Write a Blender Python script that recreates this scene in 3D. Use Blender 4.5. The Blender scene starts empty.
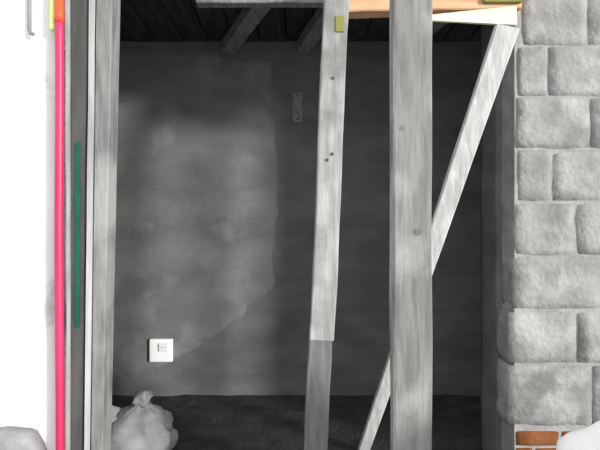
import bpy, bmesh, math, random
from mathutils import Vector, Matrix, noise
S = bpy.context.scene
COL = S.collection
random.seed(7)
F = 453.0            # focal length in pixels of a 600 x 450 frame
CZ = 1.03            # camera height

# ------------------------------------------------------------------ camera, sky, sun, exposure
cam = bpy.data.cameras.new('camera'); cam.sensor_width = 36; cam.lens = 36 * F / 600
co = bpy.data.objects.new('camera', cam); COL.objects.link(co)
co.location = (0, 0, CZ); co.rotation_euler = (math.pi / 2, 0, 0)
cam.clip_start = 0.02
S.camera = co
W = bpy.data.worlds.new('world'); S.world = W; W.use_nodes = True
bg = W.node_tree.nodes['Background']
bg.inputs[0].default_value = (0.97, 0.985, 1.0, 1); bg.inputs[1].default_value = 1.05
sun = bpy.data.lights.new('sun', 'SUN'); sun.energy = 3.4; sun.angle = math.radians(8); sun.color = (1, 0.985, 0.95)
so = bpy.data.objects.new('sun', sun); COL.objects.link(so)
so.location = (4, -4, 3)
so.rotation_euler = Vector((-0.765, 0.665, -0.16)).to_track_quat('-Z', 'Y').to_euler()
S.view_settings.view_transform = 'Standard'; S.view_settings.look = 'None'
S.view_settings.gamma = 1; S.view_settings.use_curve_mapping = False
S.view_settings.exposure = 0.22

# ------------------------------------------------------------------ helpers
def P(u, v, Y):
    return Vector(((u - 300) / F * Y, Y, CZ + (225 - v) / F * Y))

def tag(o, label=None, cat=None, group=None, kind=None):
    for k, val in (('label', label), ('category', cat), ('group', group), ('kind', kind)):
        if val: o[k] = val
    return o

def link(name, me, mat=None, parent=None):
    o = bpy.data.objects.new(name, me); COL.objects.link(o)
    if mat and me is not None and not me.materials: me.materials.append(mat)
    if parent: o.parent = parent
    return o

def from_bm(name, bm, mat=None, parent=None, smooth=False):
    me = bpy.data.meshes.new(name)
    bmesh.ops.recalc_face_normals(bm, faces=bm.faces)
    bm.to_mesh(me); bm.free()
    if smooth:
        for p in me.polygons: p.use_smooth = True
    return link(name, me, mat, parent)

def empty(name, loc=(0, 0, 0)):
    o = bpy.data.objects.new(name, None); COL.objects.link(o); o.location = loc; o.empty_display_size = 0.05
    return o

def box_bm(a, b, bevel=0.0, seg=1):
    bm = bmesh.new(); bmesh.ops.create_cube(bm, size=1)
    for v in bm.verts:
        v.co = Vector(((a[i] + b[i]) / 2 + v.co[i] * (b[i] - a[i]) for i in range(3)))
    if bevel:
        bmesh.ops.bevel(bm, geom=bm.edges[:], offset=bevel, segments=seg, profile=0.6, affect='EDGES')
    return bm

def box(name, a, b, mat, parent=None, bevel=0.0):
    return from_bm(name, box_bm(a, b, bevel), mat, parent)

def timber_bm(p0, p1, wdir, w, d, n=24, rough=0.003, seed=0.0, w1=None):
    """rough sawn timber from p0 to p1: w across wdir, d across the third axis, chamfered, slightly uneven"""
    p0, p1 = Vector(p0), Vector(p1)
    ax = (p1 - p0).normalized()
    wd = (Vector(wdir) - ax * ax.dot(Vector(wdir))).normalized(); dd = ax.cross(wd).normalized()
    bm = bmesh.new(); rings = []
    for i in range(n + 1):
        t = i / n; c = p0.lerp(p1, t)
        ww = (w + ((w1 - w) * t if w1 else 0)) / 2; h = d / 2; e = min(ww, h) * 0.12
        prof = [(-ww + e, -h), (0, -h), (ww - e, -h), (ww, -h + e), (ww, 0), (ww, h - e), (ww - e, h), (0, h), (-ww + e, h), (-ww, h - e), (-ww, 0), (-ww, -h + e)]
        ring = []
        for k, (a, b) in enumerate(prof):
            q = Vector((k * 1.7 + seed * 9.1, t * 9, seed * 3.3))
            o = noise.noise(q) * rough
            o2 = noise.noise(Vector((seed * 5, t * 2.0, 4.2))) * rough * 1.5
            r = Vector((a, b, 0)).normalized()
            ring.append(bm.verts.new(c + wd * (a + r.x * o + o2) + dd * (b + r.y * o)))
        rings.append(ring)
    m = len(rings[0])
    for i in range(n):
        for k in range(m):
            bm.faces.new((rings[i][k], rings[i][(k + 1) % m], rings[i + 1][(k + 1) % m], rings[i + 1][k]))
    bm.faces.new(rings[0][::-1]); bm.faces.new(rings[-1])
    return bm

def tube_bm(pts, r, seg=10, bm=None):
    bm = bm or bmesh.new(); rings = []
    pts = [Vector(p) for p in pts]
    for i, p in enumerate(pts):
        t = (pts[min(i + 1, len(pts) - 1)] - pts[max(i - 1, 0)]).normalized()
        a = t.orthogonal().normalized() if i == 0 else (a - t * a.dot(t)).normalized()
        b = t.cross(a)
        rr = r[i] if isinstance(r, (list, tuple)) else r
        rings.append([bm.verts.new(p + (a * math.cos(k / seg * math.tau) + b * math.sin(k / seg * math.tau)) * rr) for k in range(seg)])
    for i in range(len(pts) - 1):
        for k in range(seg):
            bm.faces.new((rings[i][k], rings[i][(k + 1) % seg], rings[i + 1][(k + 1) % seg], rings[i + 1][k]))
    bm.faces.new(rings[0][::-1]); bm.faces.new(rings[-1])
    return bm

# ------------------------------------------------------------------ materials (all in object / generated space)
def mat(name, c0, c1, scale=8.0, rough=0.85, bump=0.3, stretch=(1, 1, 1), detail=6, c2=None, spot=3.0, bscale=None, spec=0.3, s0=.52, s1=.68, lo=0.35, hi=0.65):
    m = bpy.data.materials.new(name); m.use_nodes = True
    nt = m.node_tree; N = nt.nodes; L = nt.links
    b = N['Principled BSDF']; b.inputs['Roughness'].default_value = rough; b.inputs['Specular IOR Level'].default_value = spec
    tc = N.new('ShaderNodeTexCoord'); mp = N.new('ShaderNodeMapping'); mp.inputs['Scale'].default_value = stretch
    L.new(tc.outputs['Object'], mp.inputs['Vector'])
    nz = N.new('ShaderNodeTexNoise'); nz.inputs['Scale'].default_value = scale; nz.inputs['Detail'].default_value = detail
    L.new(mp.outputs[0], nz.inputs['Vector'])
    r = N.new('ShaderNodeValToRGB'); r.color_ramp.elements[0].position = lo; r.color_ramp.elements[1].position = hi
    r.color_ramp.elements[0].color = (*c0, 1); r.color_ramp.elements[1].color = (*c1, 1)
    L.new(nz.outputs['Fac'], r.inputs[0]); col = r.outputs[0]
    if c2:
        n2 = N.new('ShaderNodeTexNoise'); n2.inputs['Scale'].default_value = spot; n2.inputs['Detail'].default_value = 4
        L.new(tc.outputs['Object'], n2.inputs['Vector'])
        r2 = N.new('ShaderNodeValToRGB'); r2.color_ramp.elements[0].position = s0; r2.color_ramp.elements[1].position = s1
        L.new(n2.outputs['Fac'], r2.inputs[0])
        mx = N.new('ShaderNodeMix'); mx.data_type = 'RGBA'; mx.inputs['B'].default_value = (*c2, 1)
        L.new(r2.outputs[0], mx.inputs['Factor']); L.new(col, mx.inputs['A']); col = mx.outputs['Result']
    L.new(col, b.inputs['Base Color'])
    if bump:
        n3 = N.new('ShaderNodeTexNoise'); n3.inputs['Scale'].default_value = bscale or scale * 4; n3.inputs['Detail'].default_value = 8
        L.new(mp.outputs[0], n3.inputs['Vector'])
        bp = N.new('ShaderNodeBump'); bp.inputs['Strength'].default_value = bump; bp.inputs['Distance'].default_value = 0.01
        L.new(n3.outputs['Fac'], bp.inputs['Height']); L.new(bp.outputs[0], b.inputs['Normal'])
    return m

g = lambda x: (x, x, x)
M = {
 'lit_render': mat('lit_cement_render', g(.138), g(.188), 3.0, .95, .35, (1, 1, 2.2), c2=g(.21), spot=6, bscale=30),  # lighter copy of the wall colour, for the painted lit area
 'wall_cement': mat('dark_cement', g(.110), g(.160), 3.5, .95, .4, (1, 1, 2), bscale=30),
 'white': mat('white_plaster', (.86, .86, .86), (.93, .93, .93), 4.0, .9, .2, c2=(.46, .46, .46), spot=5.5, bscale=40, s0=.57, s1=.72),
 'soil': mat('dark_earth', g(.03), g(.055), 10, 1.0, .6),
 'ceil': mat('dark_boards', g(.022), g(.045), 6, .95, .3, (8, 1, 8)),
 'joist': mat('weathered_joist', g(.16), g(.26), 9, .9, .3, (6, 1, 6)),
 'post': mat('weathered_grey_timber', (.165, .163, .158), (.265, .262, .254), 7, .9, .35, (6, 6, .8), c2=(.36, .357, .346), spot=5, bscale=16),
 'pale': mat('pale_sawn_timber', (.46, .455, .445), (.66, .655, .635), 7, .85, .3, (6, 6, .8), bscale=16),
 'oldpost': mat('grey_sawn_timber', (.28, .28, .275), (.46, .46, .45), 7, .85, .3, (6, 6, .8), bscale=16, c2=(.22, .22, .215), spot=4),
 'darkfoot': mat('dark_timber', (.13, .13, .128), (.20, .20, .195), 7, .9, .3, (6, 6, .8), bscale=16),
 'jamb': mat('grey_jamb_timber', (.15, .15, .148), (.26, .26, .255), 7, .9, .35, (6, 6, .8), c2=(.34, .34, .335), spot=4, bscale=16),
 'beam': mat('orange_sawn_timber', (.56, .31, .17), (.72, .44, .27), 6, .8, .25, (.8, 6, 6), bscale=14),
 'cream': mat('cream_bare_timber', (.80, .72, .50), (.90, .85, .66), 6, .8, .2, (.8, 6, 6), bscale=14),
 'block': mat('rough_grey_block', (.225, .222, .215), (.34, .337, .328), 9, .95, .8, c2=(.42, .417, .408), spot=6, bscale=45),
 'block2': mat('rough_light_block', (.265, .262, .255), (.39, .387, .378), 10, .95, .8, c2=(.20, .198, .192), spot=7, bscale=45),
 'mortar': mat('recessed_mortar', g(.28), g(.36), 12, 1, .5, bscale=60),
 'brick': mat('orange_brick', (.17, .055, .014), (.27, .10, .035), 14, .9, .4, bscale=60),
 'red': mat('crimson_plastic', (.52, .016, .085), (.62, .028, .12), 3, .45, .0, spec=.5),
 'orange': mat('orange_red_plastic', (.62, .05, .015), (.78, .10, .03), 3, .45, .0, spec=.5),
 'olive': mat('olive_wood', (.16, .16, .04), (.24, .24, .07), 4, .8, .1),
 'lime': mat('lime_plastic', (.50, .62, .18), (.62, .74, .28), 4, .5, .0, spec=.5),
 'frame': mat('dark_grey_frame', g(.065), g(.10), 6, .8, .15, (4, 4, .7)),
 'green': mat('green_paint', (.008, .075, .046), (.016, .115, .075), 14, .7, .1, (1, 1, .6)),
 'strip': mat('light_grey_strip', g(.30), g(.42), 6, .7, .1),
 'batten': mat('white_batten', g(.34), g(.54), 5, .7, .15, (4, 4, .6)),
 'metal': mat('grey_metal', g(.16), g(.24), 10, .5, .0, spec=.6),
 'nail': mat('rusty_nail', (.07, .05, .04), (.12, .09, .07), 30, .7, .0),
 'sack': mat('grey_woven_sack', g(.27), g(.38), 5, .8, .25, bscale=90),
 'bag': mat('white_bag', g(.93), g(.96), 4, .6, .12, bscale=12),
 'tie': mat('dark_string', g(.12), g(.18), 20, .9, .2),
 'plastic': mat('white_socket_plastic', g(.94), g(.96), 3, .25, .0, spec=.5),
 'plastic2': mat('pale_grey_plastic', g(.80), g(.84), 3, .35, .0, spec=.5),
 'hole': mat('dark_hole', g(.01), g(.02), 3, .9, .0),
 'yard': mat('pale_cement_yard', g(.36), g(.48), 6, .95, .3),
}

YB = 2.74     # back wall
YW = 1.80     # block wall front face
# ------------------------------------------------------------------ the setting
def slab(name, a, b, m, n, amp, axis, face, parent=None, kind='structure', fn=None):
    """box with one uneven face; axis = thickness axis, face = +1 / -1 side that is uneven"""
    bm = bmesh.new()
    ax = [i for i in range(3) if i != axis]
    nu, nv = n
    V = [[None] * (nv + 1) for _ in range(nu + 1)]; B = [[None] * (nv + 1) for _ in range(nu + 1)]
    for i in range(nu + 1):
        for j in range(nv + 1):
            c = [0, 0, 0]; c[ax[0]] = a[ax[0]] + (b[ax[0]] - a[ax[0]]) * i / nu; c[ax[1]] = a[ax[1]] + (b[ax[1]] - a[ax[1]]) * j / nv
            top = b[axis] if face > 0 else a[axis]; bot = a[axis] if face > 0 else b[axis]
            o = (noise.noise(Vector(c) * 4.0) + 0.6 * noise.noise(Vector(c) * 11 + Vector((5, 3, 1)))) * amp
            if fn: o += fn(c)
            c2 = list(c); c2[axis] = top + o * face; V[i][j] = bm.verts.new(c2)
            c3 = list(c); c3[axis] = bot; B[i][j] = bm.verts.new(c3) if i in (0, nu) or j in (0, nv) else None
    for i in range(nu):
        for j in range(nv):
            bm.faces.new((V[i][j], V[i + 1][j], V[i + 1][j + 1], V[i][j + 1]))
    for i in range(nu):
        for j in (0, nv): bm.faces.new((V[i][j], V[i + 1][j], B[i + 1][j], B[i][j]))
    for j in range(nv):
        for i in (0, nu): bm.faces.new((V[i][j], V[i][j + 1], B[i][j + 1], B[i][j]))
    bm.faces.new([B[i][0] for i in range(nu + 1)] + [B[nu][j] for j in range(1, nv + 1)] + [B[i][nv] for i in range(nu - 1, -1, -1)] + [B[0][j] for j in range(nv - 1, 0, -1)])
    o = from_bm(name, bm, m, parent, smooth=True)
    if kind and not parent: o['kind'] = kind
    return o

slab('floor', (-2.6, YW - 0.25, -0.12), (2.6, YB + 0.2, 0), M['soil'], (60, 20), 0.010, 2, 1)
yard = box('floor_yard', (-4.5, -4.5, -0.14), (4.5, YW - 0.25, -0.005), M['yard']); yard['kind'] = 'structure'

def courses(c):                      # faint swell of the block courses in the back wall
    ph = (c[2] / 0.2) % 1.0
    return -0.004 * math.exp(-((ph - 0.5) / 0.12) ** 2)
slab('wall_back', (-1.75, YB, -0.05), (2.6, YB + 0.16, 2.25), M['wall_cement'], (150, 90), 0.002, 1, -1, fn=courses)
# lit area of the back wall painted as a thin lighter layer, ragged edge
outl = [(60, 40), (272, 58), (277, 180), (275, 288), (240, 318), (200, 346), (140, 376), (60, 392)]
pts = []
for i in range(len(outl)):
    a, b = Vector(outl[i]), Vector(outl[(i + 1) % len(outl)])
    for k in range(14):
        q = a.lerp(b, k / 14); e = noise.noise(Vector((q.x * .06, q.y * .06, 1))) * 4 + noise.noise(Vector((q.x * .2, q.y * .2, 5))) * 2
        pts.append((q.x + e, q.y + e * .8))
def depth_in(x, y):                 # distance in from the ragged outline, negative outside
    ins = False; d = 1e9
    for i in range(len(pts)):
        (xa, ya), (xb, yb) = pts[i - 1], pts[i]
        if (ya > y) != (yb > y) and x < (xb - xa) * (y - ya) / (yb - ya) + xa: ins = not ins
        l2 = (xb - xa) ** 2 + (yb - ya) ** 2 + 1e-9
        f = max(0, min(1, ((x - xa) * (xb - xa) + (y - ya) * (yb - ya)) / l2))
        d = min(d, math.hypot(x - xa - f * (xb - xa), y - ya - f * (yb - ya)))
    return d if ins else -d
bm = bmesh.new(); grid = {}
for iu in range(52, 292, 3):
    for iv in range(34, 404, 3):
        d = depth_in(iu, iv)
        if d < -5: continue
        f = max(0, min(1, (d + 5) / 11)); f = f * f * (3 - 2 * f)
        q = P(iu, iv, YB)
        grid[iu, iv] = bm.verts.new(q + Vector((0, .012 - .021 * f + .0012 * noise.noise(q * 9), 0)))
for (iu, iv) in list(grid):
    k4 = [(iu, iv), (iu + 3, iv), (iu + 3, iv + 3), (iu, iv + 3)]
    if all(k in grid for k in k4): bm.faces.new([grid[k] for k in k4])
from_bm('lit_patch', bm, M['lit_render'], bpy.data.objects['wall_back'], smooth=True)
slab('wall_inner_left', (-1.75, YW - 0.25, -0.05), (-1.45, YB, 2.25), M['wall_cement'], (20, 40), 0.006, 0, 1)
slab('wall_left', (-2.6, 1.50, -0.02), (-0.815, 1.66, 2.9), M['white'], (60, 90), 0.003, 1, -1)

# ceiling: dark boards laid side by side over joists
ceil = box('ceiling', (-1.75, YW + 0.1, 2.17), (2.6, YB + 0.16, 2.25), M['ceil']); ceil['kind'] = 'structure'
x = -1.75
k = 0
while x < 2.5:
    w = 0.145 + 0.02 * random.random()
    bm = timber_bm((x + w / 2, YW + 0.1, 2.155 - 0.006 * random.random()), (x + w / 2, YB + 0.02, 2.155 - 0.006 * random.random()), (1, 0, 0), w - 0.008, 0.026, 10, 0.002, k)
    from_bm('plank', bm, M['ceil'], ceil); x += w; k += 1

# block wall on the right: mortar core, rough blocks and a brick footing
xl = lambda u: (u - 300) / F * YW
core = box('wall_right', (xl(515), YW + 0.004, 0.0), (2.3, YW + 0.12, 2.9), M['mortar']); core['kind'] = 'structure'
slab('wall_right_inner', (xl(511), YW + 0.125, -0.05), (2.3, YW + 0.30, 2.2), M['wall_cement'], (8, 50), 0.006, 0, -1)
def block_bm(a, b, seed, amp=0.007):
    bm = bmesh.new(); bmesh.ops.create_cube(bm, size=2)
    bmesh.ops.subdivide_edges(bm, edges=bm.edges[:], cuts=5, use_grid_fill=True)
    c = [(a[i] + b[i]) / 2 for i in range(3)]; h = [(b[i] - a[i]) / 2 for i in range(3)]
    r = 0.009
    for v in bm.verts:
        p = Vector((math.copysign(abs(v.co[i]) ** 0.8, v.co[i]) * h[i] for i in range(3)))
        inner = Vector((max(-h[i] + r, min(h[i] - r, p[i])) for i in range(3)))
        d = p - inner
        if d.length > 1e-6: p = inner + d.normalized() * min(d.length, r)
        q = Vector((p.x * 14 + seed * 7.7, p.y * 14, p.z * 14 + seed * 3.1))
        p += p.normalized() * noise.noise(q) * amp + p.normalized() * noise.noise(q * 2.7) * amp * 0.5
        v.co = Vector(c) + p
    return bm
# rows: (v top, v bottom, left edge u, vertical joints u)
rows = [(-160, -110, 513, [590, 700, 790]), (-108, -58, 516, [560, 660, 780]), (-56, -7, 514, [600, 700, 800]),
        (-5, 44, 516, [587, 690, 800]), (47, 95, 511, [548, 640, 740, 830]), (98, 147, 510, [590, 690, 800]), (150, 200, 511, [552, 655, 750]),
        (204, 254, 508, [576, 680, 790]), (257, 308, 507, [604, 700, 800]), (313, 362, 500, [577, 675, 780]), (366, 424, 499, [592, 690, 800])]
n = 0
for (v0, v1, ul, js) in rows:
    edges = [ul] + js + [878]
    for i in range(len(edges) - 1):
        a = P(edges[i] + (.6 if i else (7 if ul > 505 else 9)), v1 + 1.2, YW); b = P(edges[i + 1] - .6, v0 - .6, YW)
        n += 1
        jt = -0.003 + 0.008 * (random.random() - 0.5)
        bm = block_bm((a.x, YW + jt, a.z), (b.x, YW + 0.118, b.z), n)
        from_bm('block', bm, M['block'] if n % 3 else M['block2'], core, smooth=True)
for (v0, v1, us) in [(431, 446.5, [515, 561, 612, 664, 716, 768, 820, 872]), (448, 464, [515, 534, 586, 638, 690, 742, 794, 846, 872]), (465.5, 483, [515, 561, 612, 664, 716, 768, 820, 872])]:
    for i in range(len(us) - 1):
        a = P(us[i] + .8, v1, YW); b = P(us[i + 1] - .8, v0, YW); n += 1
        from_bm('brick', block_bm((a.x, YW, max(a.z, .002)), (b.x, YW + 0.118, b.z), n, 0.003), M['brick'], core, smooth=True)

# grey cement upstand at the foot of the white wall
up = slab('baseboard_left', (-2.6, 1.44, -0.004), (-0.822, 1.497, 0.36), M['mortar'], (80, 12), 0.006, 1, -1)
for v in up.data.vertices:
    if v.co.z > 0.2: v.co.z += 0.03 * noise.noise(Vector((v.co.x * 9, 2, 3))) - .12 * max(0, (v.co.x + .88) / .06) ** 2

# ------------------------------------------------------------------ timbers of the opening
def nails(parent, pts, r=0.006):
    for p in pts:
        bm = tube_bm([Vector(p) + Vector((0, .004, 0)), Vector(p) + Vector((0, -.003, 0))], r, 8)
        from_bm('nail', bm, M['nail'], parent)

def thing(name, label, cat, loc, group=None):
    o = empty(name, loc); return tag(o, label, cat, group)

def part(name, bm, m, root, smooth=False):
    o = from_bm(name, bm, m, root, smooth); o.matrix_parent_inverse = Matrix.Translation(-Vector(root.location)); return o

def to_z(p, q, z):      # extend the line p-q to height z
    t = (z - p.z) / (q.z - p.z); return p.lerp(q, t)

# main upright
YP = 1.20
x0, x1 = (393 - 300) / F * YP, (432 - 300) / F * YP
t = thing('upright_post', 'thick grey weathered upright timber post standing nearest, in front of the orange beam', 'post', ((x0 + x1) / 2, YP + .05, 0), 'timbers of the opening')
b = timber_bm(((x0 + x1) / 2 + .002, YP + .03, 0), ((x0 + x1) / 2 - .001, YP + .03, 2.7), (1, 0, 0), x1 - x0, .06, 40, .004, 1.0)
part('shaft', b, M['post'], t)
for (u, v, r) in ((402, 128, .007), (418, 232, .009), (409, 330, .006), (421, 60, .006)):
    p = P(u, v, YP - .001); part('knot', tube_bm([p + Vector((0, .01, 0)), p + Vector((0, .0008, 0))], [r * 1.1, r], 10), M['darkfoot'], t)

# leaning post
YL = 1.72
a, c = P(316.5, 445, YL), P(335.5, 20, YL)
foot = to_z(a, c, 0.0); top = to_z(a, c, 1.875)
t = thing('leaning_post', 'slim grey timber post leaning slightly right, its top under the orange beam', 'post', foot, 'timbers of the opening')
mid = foot.lerp(top, (P(0, 338, YL).z) / 1.875)
part('shaft', timber_bm(mid, top, (1, 0, 0), .090, .07, 30, .003, 2.0, .094), M['oldpost'], t)
tag(part('lower_shaft', timber_bm(foot + Vector((-.004, .004, 0)), mid + Vector((-.004, .004, 0)), (1, 0, 0), .086, .07, 14, .003, 2.6, .088), M['darkfoot'], t), 'darker lower length of the post')  # lower length in a darker timber colour than the shaft above
for (u, v) in ((333, 78), (332, 154), (327, 160)):
    p = P(u, v, YL - .036); part('nail', tube_bm([p + Vector((0, .006, 0)), p + Vector((0, -.003, 0))], .006, 8), M['nail'], t)
p = P(341, 24, YL - .037)
part('packing_wedge', box_bm(p + Vector((-.022, -.004, -.03)), p + Vector((.012, .05, .03)), .003), M['olive'], t)

# diagonal brace
a, c = P(507, 26, 1.60), P(362, 455, 2.05)
foot = to_z(a, c, 0.0)
t = thing('diagonal_brace', 'long pale timber brace sloping from the beam end down behind the thick post', 'brace', foot, 'timbers of the opening')
top = to_z(a, c, 1.728)
part('shaft', timber_bm(foot, top, (1, -.2, 0.1), .046, .05, 40, .002, 3.0, .078), M['pale'], t)
p = P(497, 108, 1.72)

# top beam
a, c = P(333, -1, 1.80), P(521, 3, 1.80)
t = thing('top_beam', 'orange sawn timber beam across the top of the opening, cream at one end', 'beam', (a.x, 1.86, 1.83), 'timbers of the opening')
part('beam', timber_bm((a.x, 1.765, 1.945), (P(517, 0, 1.765).x, 1.765, 1.96), (0, 0, 1), .20, .07, 14, .002, 5.0), M['beam'], t)
yb = 1.722
part('edge_batten', timber_bm(P(425, 18.5, yb), P(516, 16, yb), (0, 0, 1), .018, .014, 8, .001, 6.0, .072), M['cream'], t)
q = P(507, 1, yb)
part('capping_strip', box_bm((q.x - .09, yb - .01, q.z - .008), (q.x + .055, yb + .006, q.z + .03), .002), M['olive'], t)

# grey header across the ceiling and the oblique joists
def joist(p, q, w, h, label, s):
    q = Vector(q); p = Vector(p)
    o = from_bm('ceiling_joist', timber_bm(p, q, Vector((1, .25, 0)), w, h, 16, .003, s), M['joist'])
    return tag(o, label, 'joist', 'ceiling joists')
joist((-.115, 2.02, 2.105), (-.43, 2.73, 2.105), .085, .07, 'grey ceiling joist over the middle of the dark alcove', 1.3)
joist((.215, 2.02, 2.105), (.02, 2.73, 2.105), .085, .07, 'grey ceiling joist ending above the top of the leaning post', 2.3)
joist((.80, 2.02, 2.105), (.62, 2.73, 2.105), .085, .07, 'grey ceiling joist just right of the thick post, under the dark ceiling', 4.3)
o = from_bm('ceiling_header', timber_bm((-.44, 1.94, 2.053), (1.30, 1.94, 2.043), (0, 0, 1), .165, .05, 20, .003, 8.0), M['joist'])
tag(o, 'grey cross timber carrying the ceiling joists behind the orange beam', 'beam', 'ceiling joists')

# left jamb: post, white batten, grey frame board with green paint, light edge strip, red hose
YJ = 1.55
def upright(ut, ub, y, th, seed):
    # ut, ub: left and right edge of the front face at the top and the bottom of the opening
    a0, a1, c0, c1 = P(ub[0], 450, y), P(ub[1], 450, y), P(ut[0], 0, y), P(ut[1], 0, y)
    l0, l1, r0, r1 = to_z(a0, c0, 0), to_z(a0, c0, 2.6), to_z(a1, c1, 0), to_z(a1, c1, 2.6)
    o = Vector((0, th / 2, 0))
    return (l0 + r0) / 2, timber_bm((l0 + r0) / 2 + o, (l1 + r1) / 2 + o, (1, 0, 0), (r0 - l0).length, th, 40, .0012, seed, (r1 - l1).length)
base, b = upright((95.8, 112), (90.6, 102.5), YJ, .075, 11)
t = thing('door_post', 'grey timber doorpost at the left side of the dark alcove', 'post', base, 'timbers of the opening')
part('shaft', b, M['jamb'], t)
base, b = upright((89, 94.2), (84, 88.8), YJ - .012, .010, 12)
t = from_bm('white_batten', b, M['batten'])
tag(t, 'thin white batten standing against the left doorpost', 'batten')
base, b = upright((70.2, 88), (70.2, 82.8), YJ, .04, 13)
t = thing('frame_board', 'dark grey upright frame board with a green painted streak', 'board', base)
part('board', b, M['frame'], t)
bm = bmesh.new(); L = []
for i in range(41):
    v = 142 + 186 * i / 40; q = P(77.0 - .003 * (v - 225), v, YJ - .003)
    wl = .010 + .003 * noise.noise(Vector((v * .07, 1, 0))); wr = .010 + .004 * noise.noise(Vector((v * .06, 8, 0)))
    if i in (0, 40): wl = wr = .004
    L.append([bm.verts.new(q + Vector((-wl, 0, 0))), bm.verts.new(q + Vector((wr, 0, 0)))] + [bm.verts.new(q + Vector((wr, .006, 0))), bm.verts.new(q + Vector((-wl, .006, 0)))])
for i in range(40):
    for k in range(4): bm.faces.new((L[i][k], L[i][(k + 1) % 4], L[i + 1][(k + 1) % 4], L[i + 1][k]))
bm.faces.new(L[0]); bm.faces.new(L[-1][::-1])
tag(part('paint_streak', bm, M['green'], t), 'green paint streak')
base, b = upright((66, 69), (66, 69), YJ - .012, .010, 14)
o = from_bm('edge_strip', b, M['strip'])
tag(o, 'narrow light grey edge strip between the red hose and dark frame board', 'strip')
YH = 1.465
pts = []
for i in range(40):
    z = 0.012 + (1.70 - .012) * i / 39
    q = P(61.2, 225, YH); pts.append(Vector((q.x + .003 * noise.noise(Vector((z * 1.5, 0, 0))), YH - .01, z)))
t = thing('red_hose', 'crimson red plastic hose running straight up the edge of the white wall', 'hose', pts[0])
part('hose', tube_bm(pts, .0135, 12), M['red'], t, True)
q = pts[-1]
part('hose_end', tube_bm([q + Vector((0, 0, -.02)), q + Vector((0, 0, .01)), q + Vector((0, 0, .012)), q + Vector((0, 0, .25))], [.0155, .0155, .0145, .0145], 12), M['orange'], t, True)
q = P(52.5, 13, 1.46)
t = from_bm('wall_clip', box_bm((q.x - .010, 1.455, q.z - .055), (q.x + .012, 1.50, q.z + .09), .004), M['lime'])
tag(t, 'lime green plastic clip on the white wall beside the red hose top', 'clip')
pts = [P(29.5, -60 + 3 * i, 1.485) for i in range(31)] + [P(31, 33.5, 1.48), P(33, 34, 1.475)]
o = from_bm('wall_rod', tube_bm(pts, .0065, 8), M['metal'], smooth=True)
tag(o, 'thin grey metal rod hanging down the top of the white wall', 'rod')

# ------------------------------------------------------------------ socket on the back wall
YR = YB - .009
c = P(161.5, 350, YR - .005); h = .069
t = thing('wall_socket', 'square white socket low on the dark grey back wall', 'socket', (c.x, YR, c.z))
part('cover_plate', box_bm((c.x - h, YR - .022, c.z - h), (c.x + h, YR + .004, c.z + h), .008, 2), M['plastic'], t, False)
part('socket_face', box_bm((c.x - .012, YR - .030, c.z - .004), (c.x + .048, YR - .018, c.z + .046), .006, 2), M['plastic2'], t)
for dx in (.008, .028):
    q = Vector((c.x + dx, YR - .0305, c.z + .021))
    part('socket_hole', tube_bm([q, q + Vector((0, .004, 0))], .0028, 8), M['hole'], t)
# small grey metal plate higher up on the back wall
c = P(297.5, 108, YB)
t = thing('wall_plate', 'small upright grey metal plate high on the dark back wall', 'plate', c)
part('plate', box_bm((c.x - .033, YB - .016, c.z - .09), (c.x + .033, YB + .004, c.z + .09), .003), M['joist'], t)
for dz in (-.07, .07):
    q = Vector((c.x, YB - .016, c.z + dz)); part('screw', tube_bm([q + Vector((0, .003, 0)), q + Vector((0, -.003, 0))], .008, 8), M['nail'], t)

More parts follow.
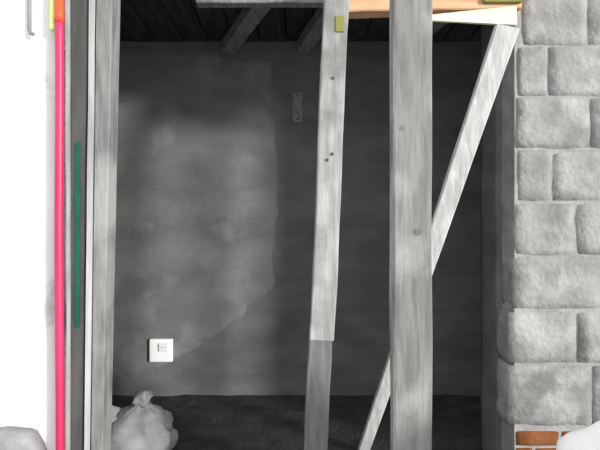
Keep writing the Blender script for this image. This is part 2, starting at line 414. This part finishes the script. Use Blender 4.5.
# ------------------------------------------------------------------ sacks
def sack_bm(h, rx, ry, peak, seed, prof, fold=.12, n=30, seg=56, e=.82):
    bm = bmesh.new(); rings = []
    for i in range(n + 1):
        t = i / n; z = h * t
        kk = t * (len(prof) - 1); j = min(int(kk), len(prof) - 2); f = kk - j; f = f * f * (3 - 2 * f)
        r = prof[j] * (1 - f) + prof[j + 1] * f
        cx = peak[0] * t ** 2; cy = peak[1] * t ** 2; ring = []
        for k in range(seg):
            a = k / seg * math.tau
            q = Vector((math.cos(a) * 1.9 + seed, math.sin(a) * 1.9, t * 2.2))
            w = 1 + fold * noise.noise(q) + fold * .8 * (t ** 1.5) * math.sin(a * 7 + 3 * noise.noise(q * .8)) * .5 + fold * .45 * noise.noise(q * 2.6)
            ca, sa = math.cos(a), math.sin(a)
            x = math.copysign(abs(ca) ** e, ca); y = math.copysign(abs(sa) ** e, sa)
            dz = fold * .30 * h * noise.noise(q * 1.3 + Vector((0, 4, 0))) * min(t * 3, 1) * (1 - t * .5)
            ring.append(bm.verts.new((cx + x * rx * r * w, cy + y * ry * r * w, max(z + dz, 0))))
        rings.append(ring)
    for i in range(n):
        for k in range(seg): bm.faces.new((rings[i][k], rings[i][(k + 1) % seg], rings[i + 1][(k + 1) % seg], rings[i + 1][k]))
    bm.faces.new(rings[0][::-1]); bm.faces.new(rings[-1])
    return bm
YS = 2.02
base = P(136, 225, YS); base.z = 0
t = thing('tied_sack', 'crumpled light grey sack with a tied top on the dark alcove floor', 'sack', base)
from_bm('sack_body', sack_bm(.235, .155, .12, (.03, 0), 3.0, [.86, 1.02, 1.04, .98, .86, .60, .20], .24), M['sack'], t, True)
nk = sack_bm(.085, .040, .034, (.012, 0), 8.0, [1.0, .62, .9, 1.05, .35], .35, 12, 28)
o = from_bm('gathered_neck', nk, M['sack'], t, True); o.location = (.026, 0, .205)
o = from_bm('tie_string', tube_bm([(.031 + .027 * math.cos(a / 14 * math.tau), .024 * math.sin(a / 14 * math.tau), .228) for a in range(15)], .004, 6), M['tie'], t, True)
o = from_bm('sack_corner', sack_bm(.10, .075, .07, (-.035, 0), 5.0, [1, .95, .8, .5, .15], .25, 14, 32), M['sack'], t, True); o.location = (-.088, -.01, .13)

t = thing('white_sack', 'smooth bright white sack standing in front of the block wall foot', 'sack', (.742, .97, 0))
from_bm('sack_body', sack_bm(.588, .165, .12, (0, 0), 12.0, [.96, 1.0, 1.01, 1.0, 1.0, 1.0, 1.0, .99, .98, .93, .5], .03, e=.45), M['bag'], t, True)
o = from_bm('gathered_neck', sack_bm(.05, .05, .04, (0, 0), 2.0, [1, .7, 1.0, .5], .3, 10, 28), M['bag'], t, True); o.location = (.06, 0, .575)
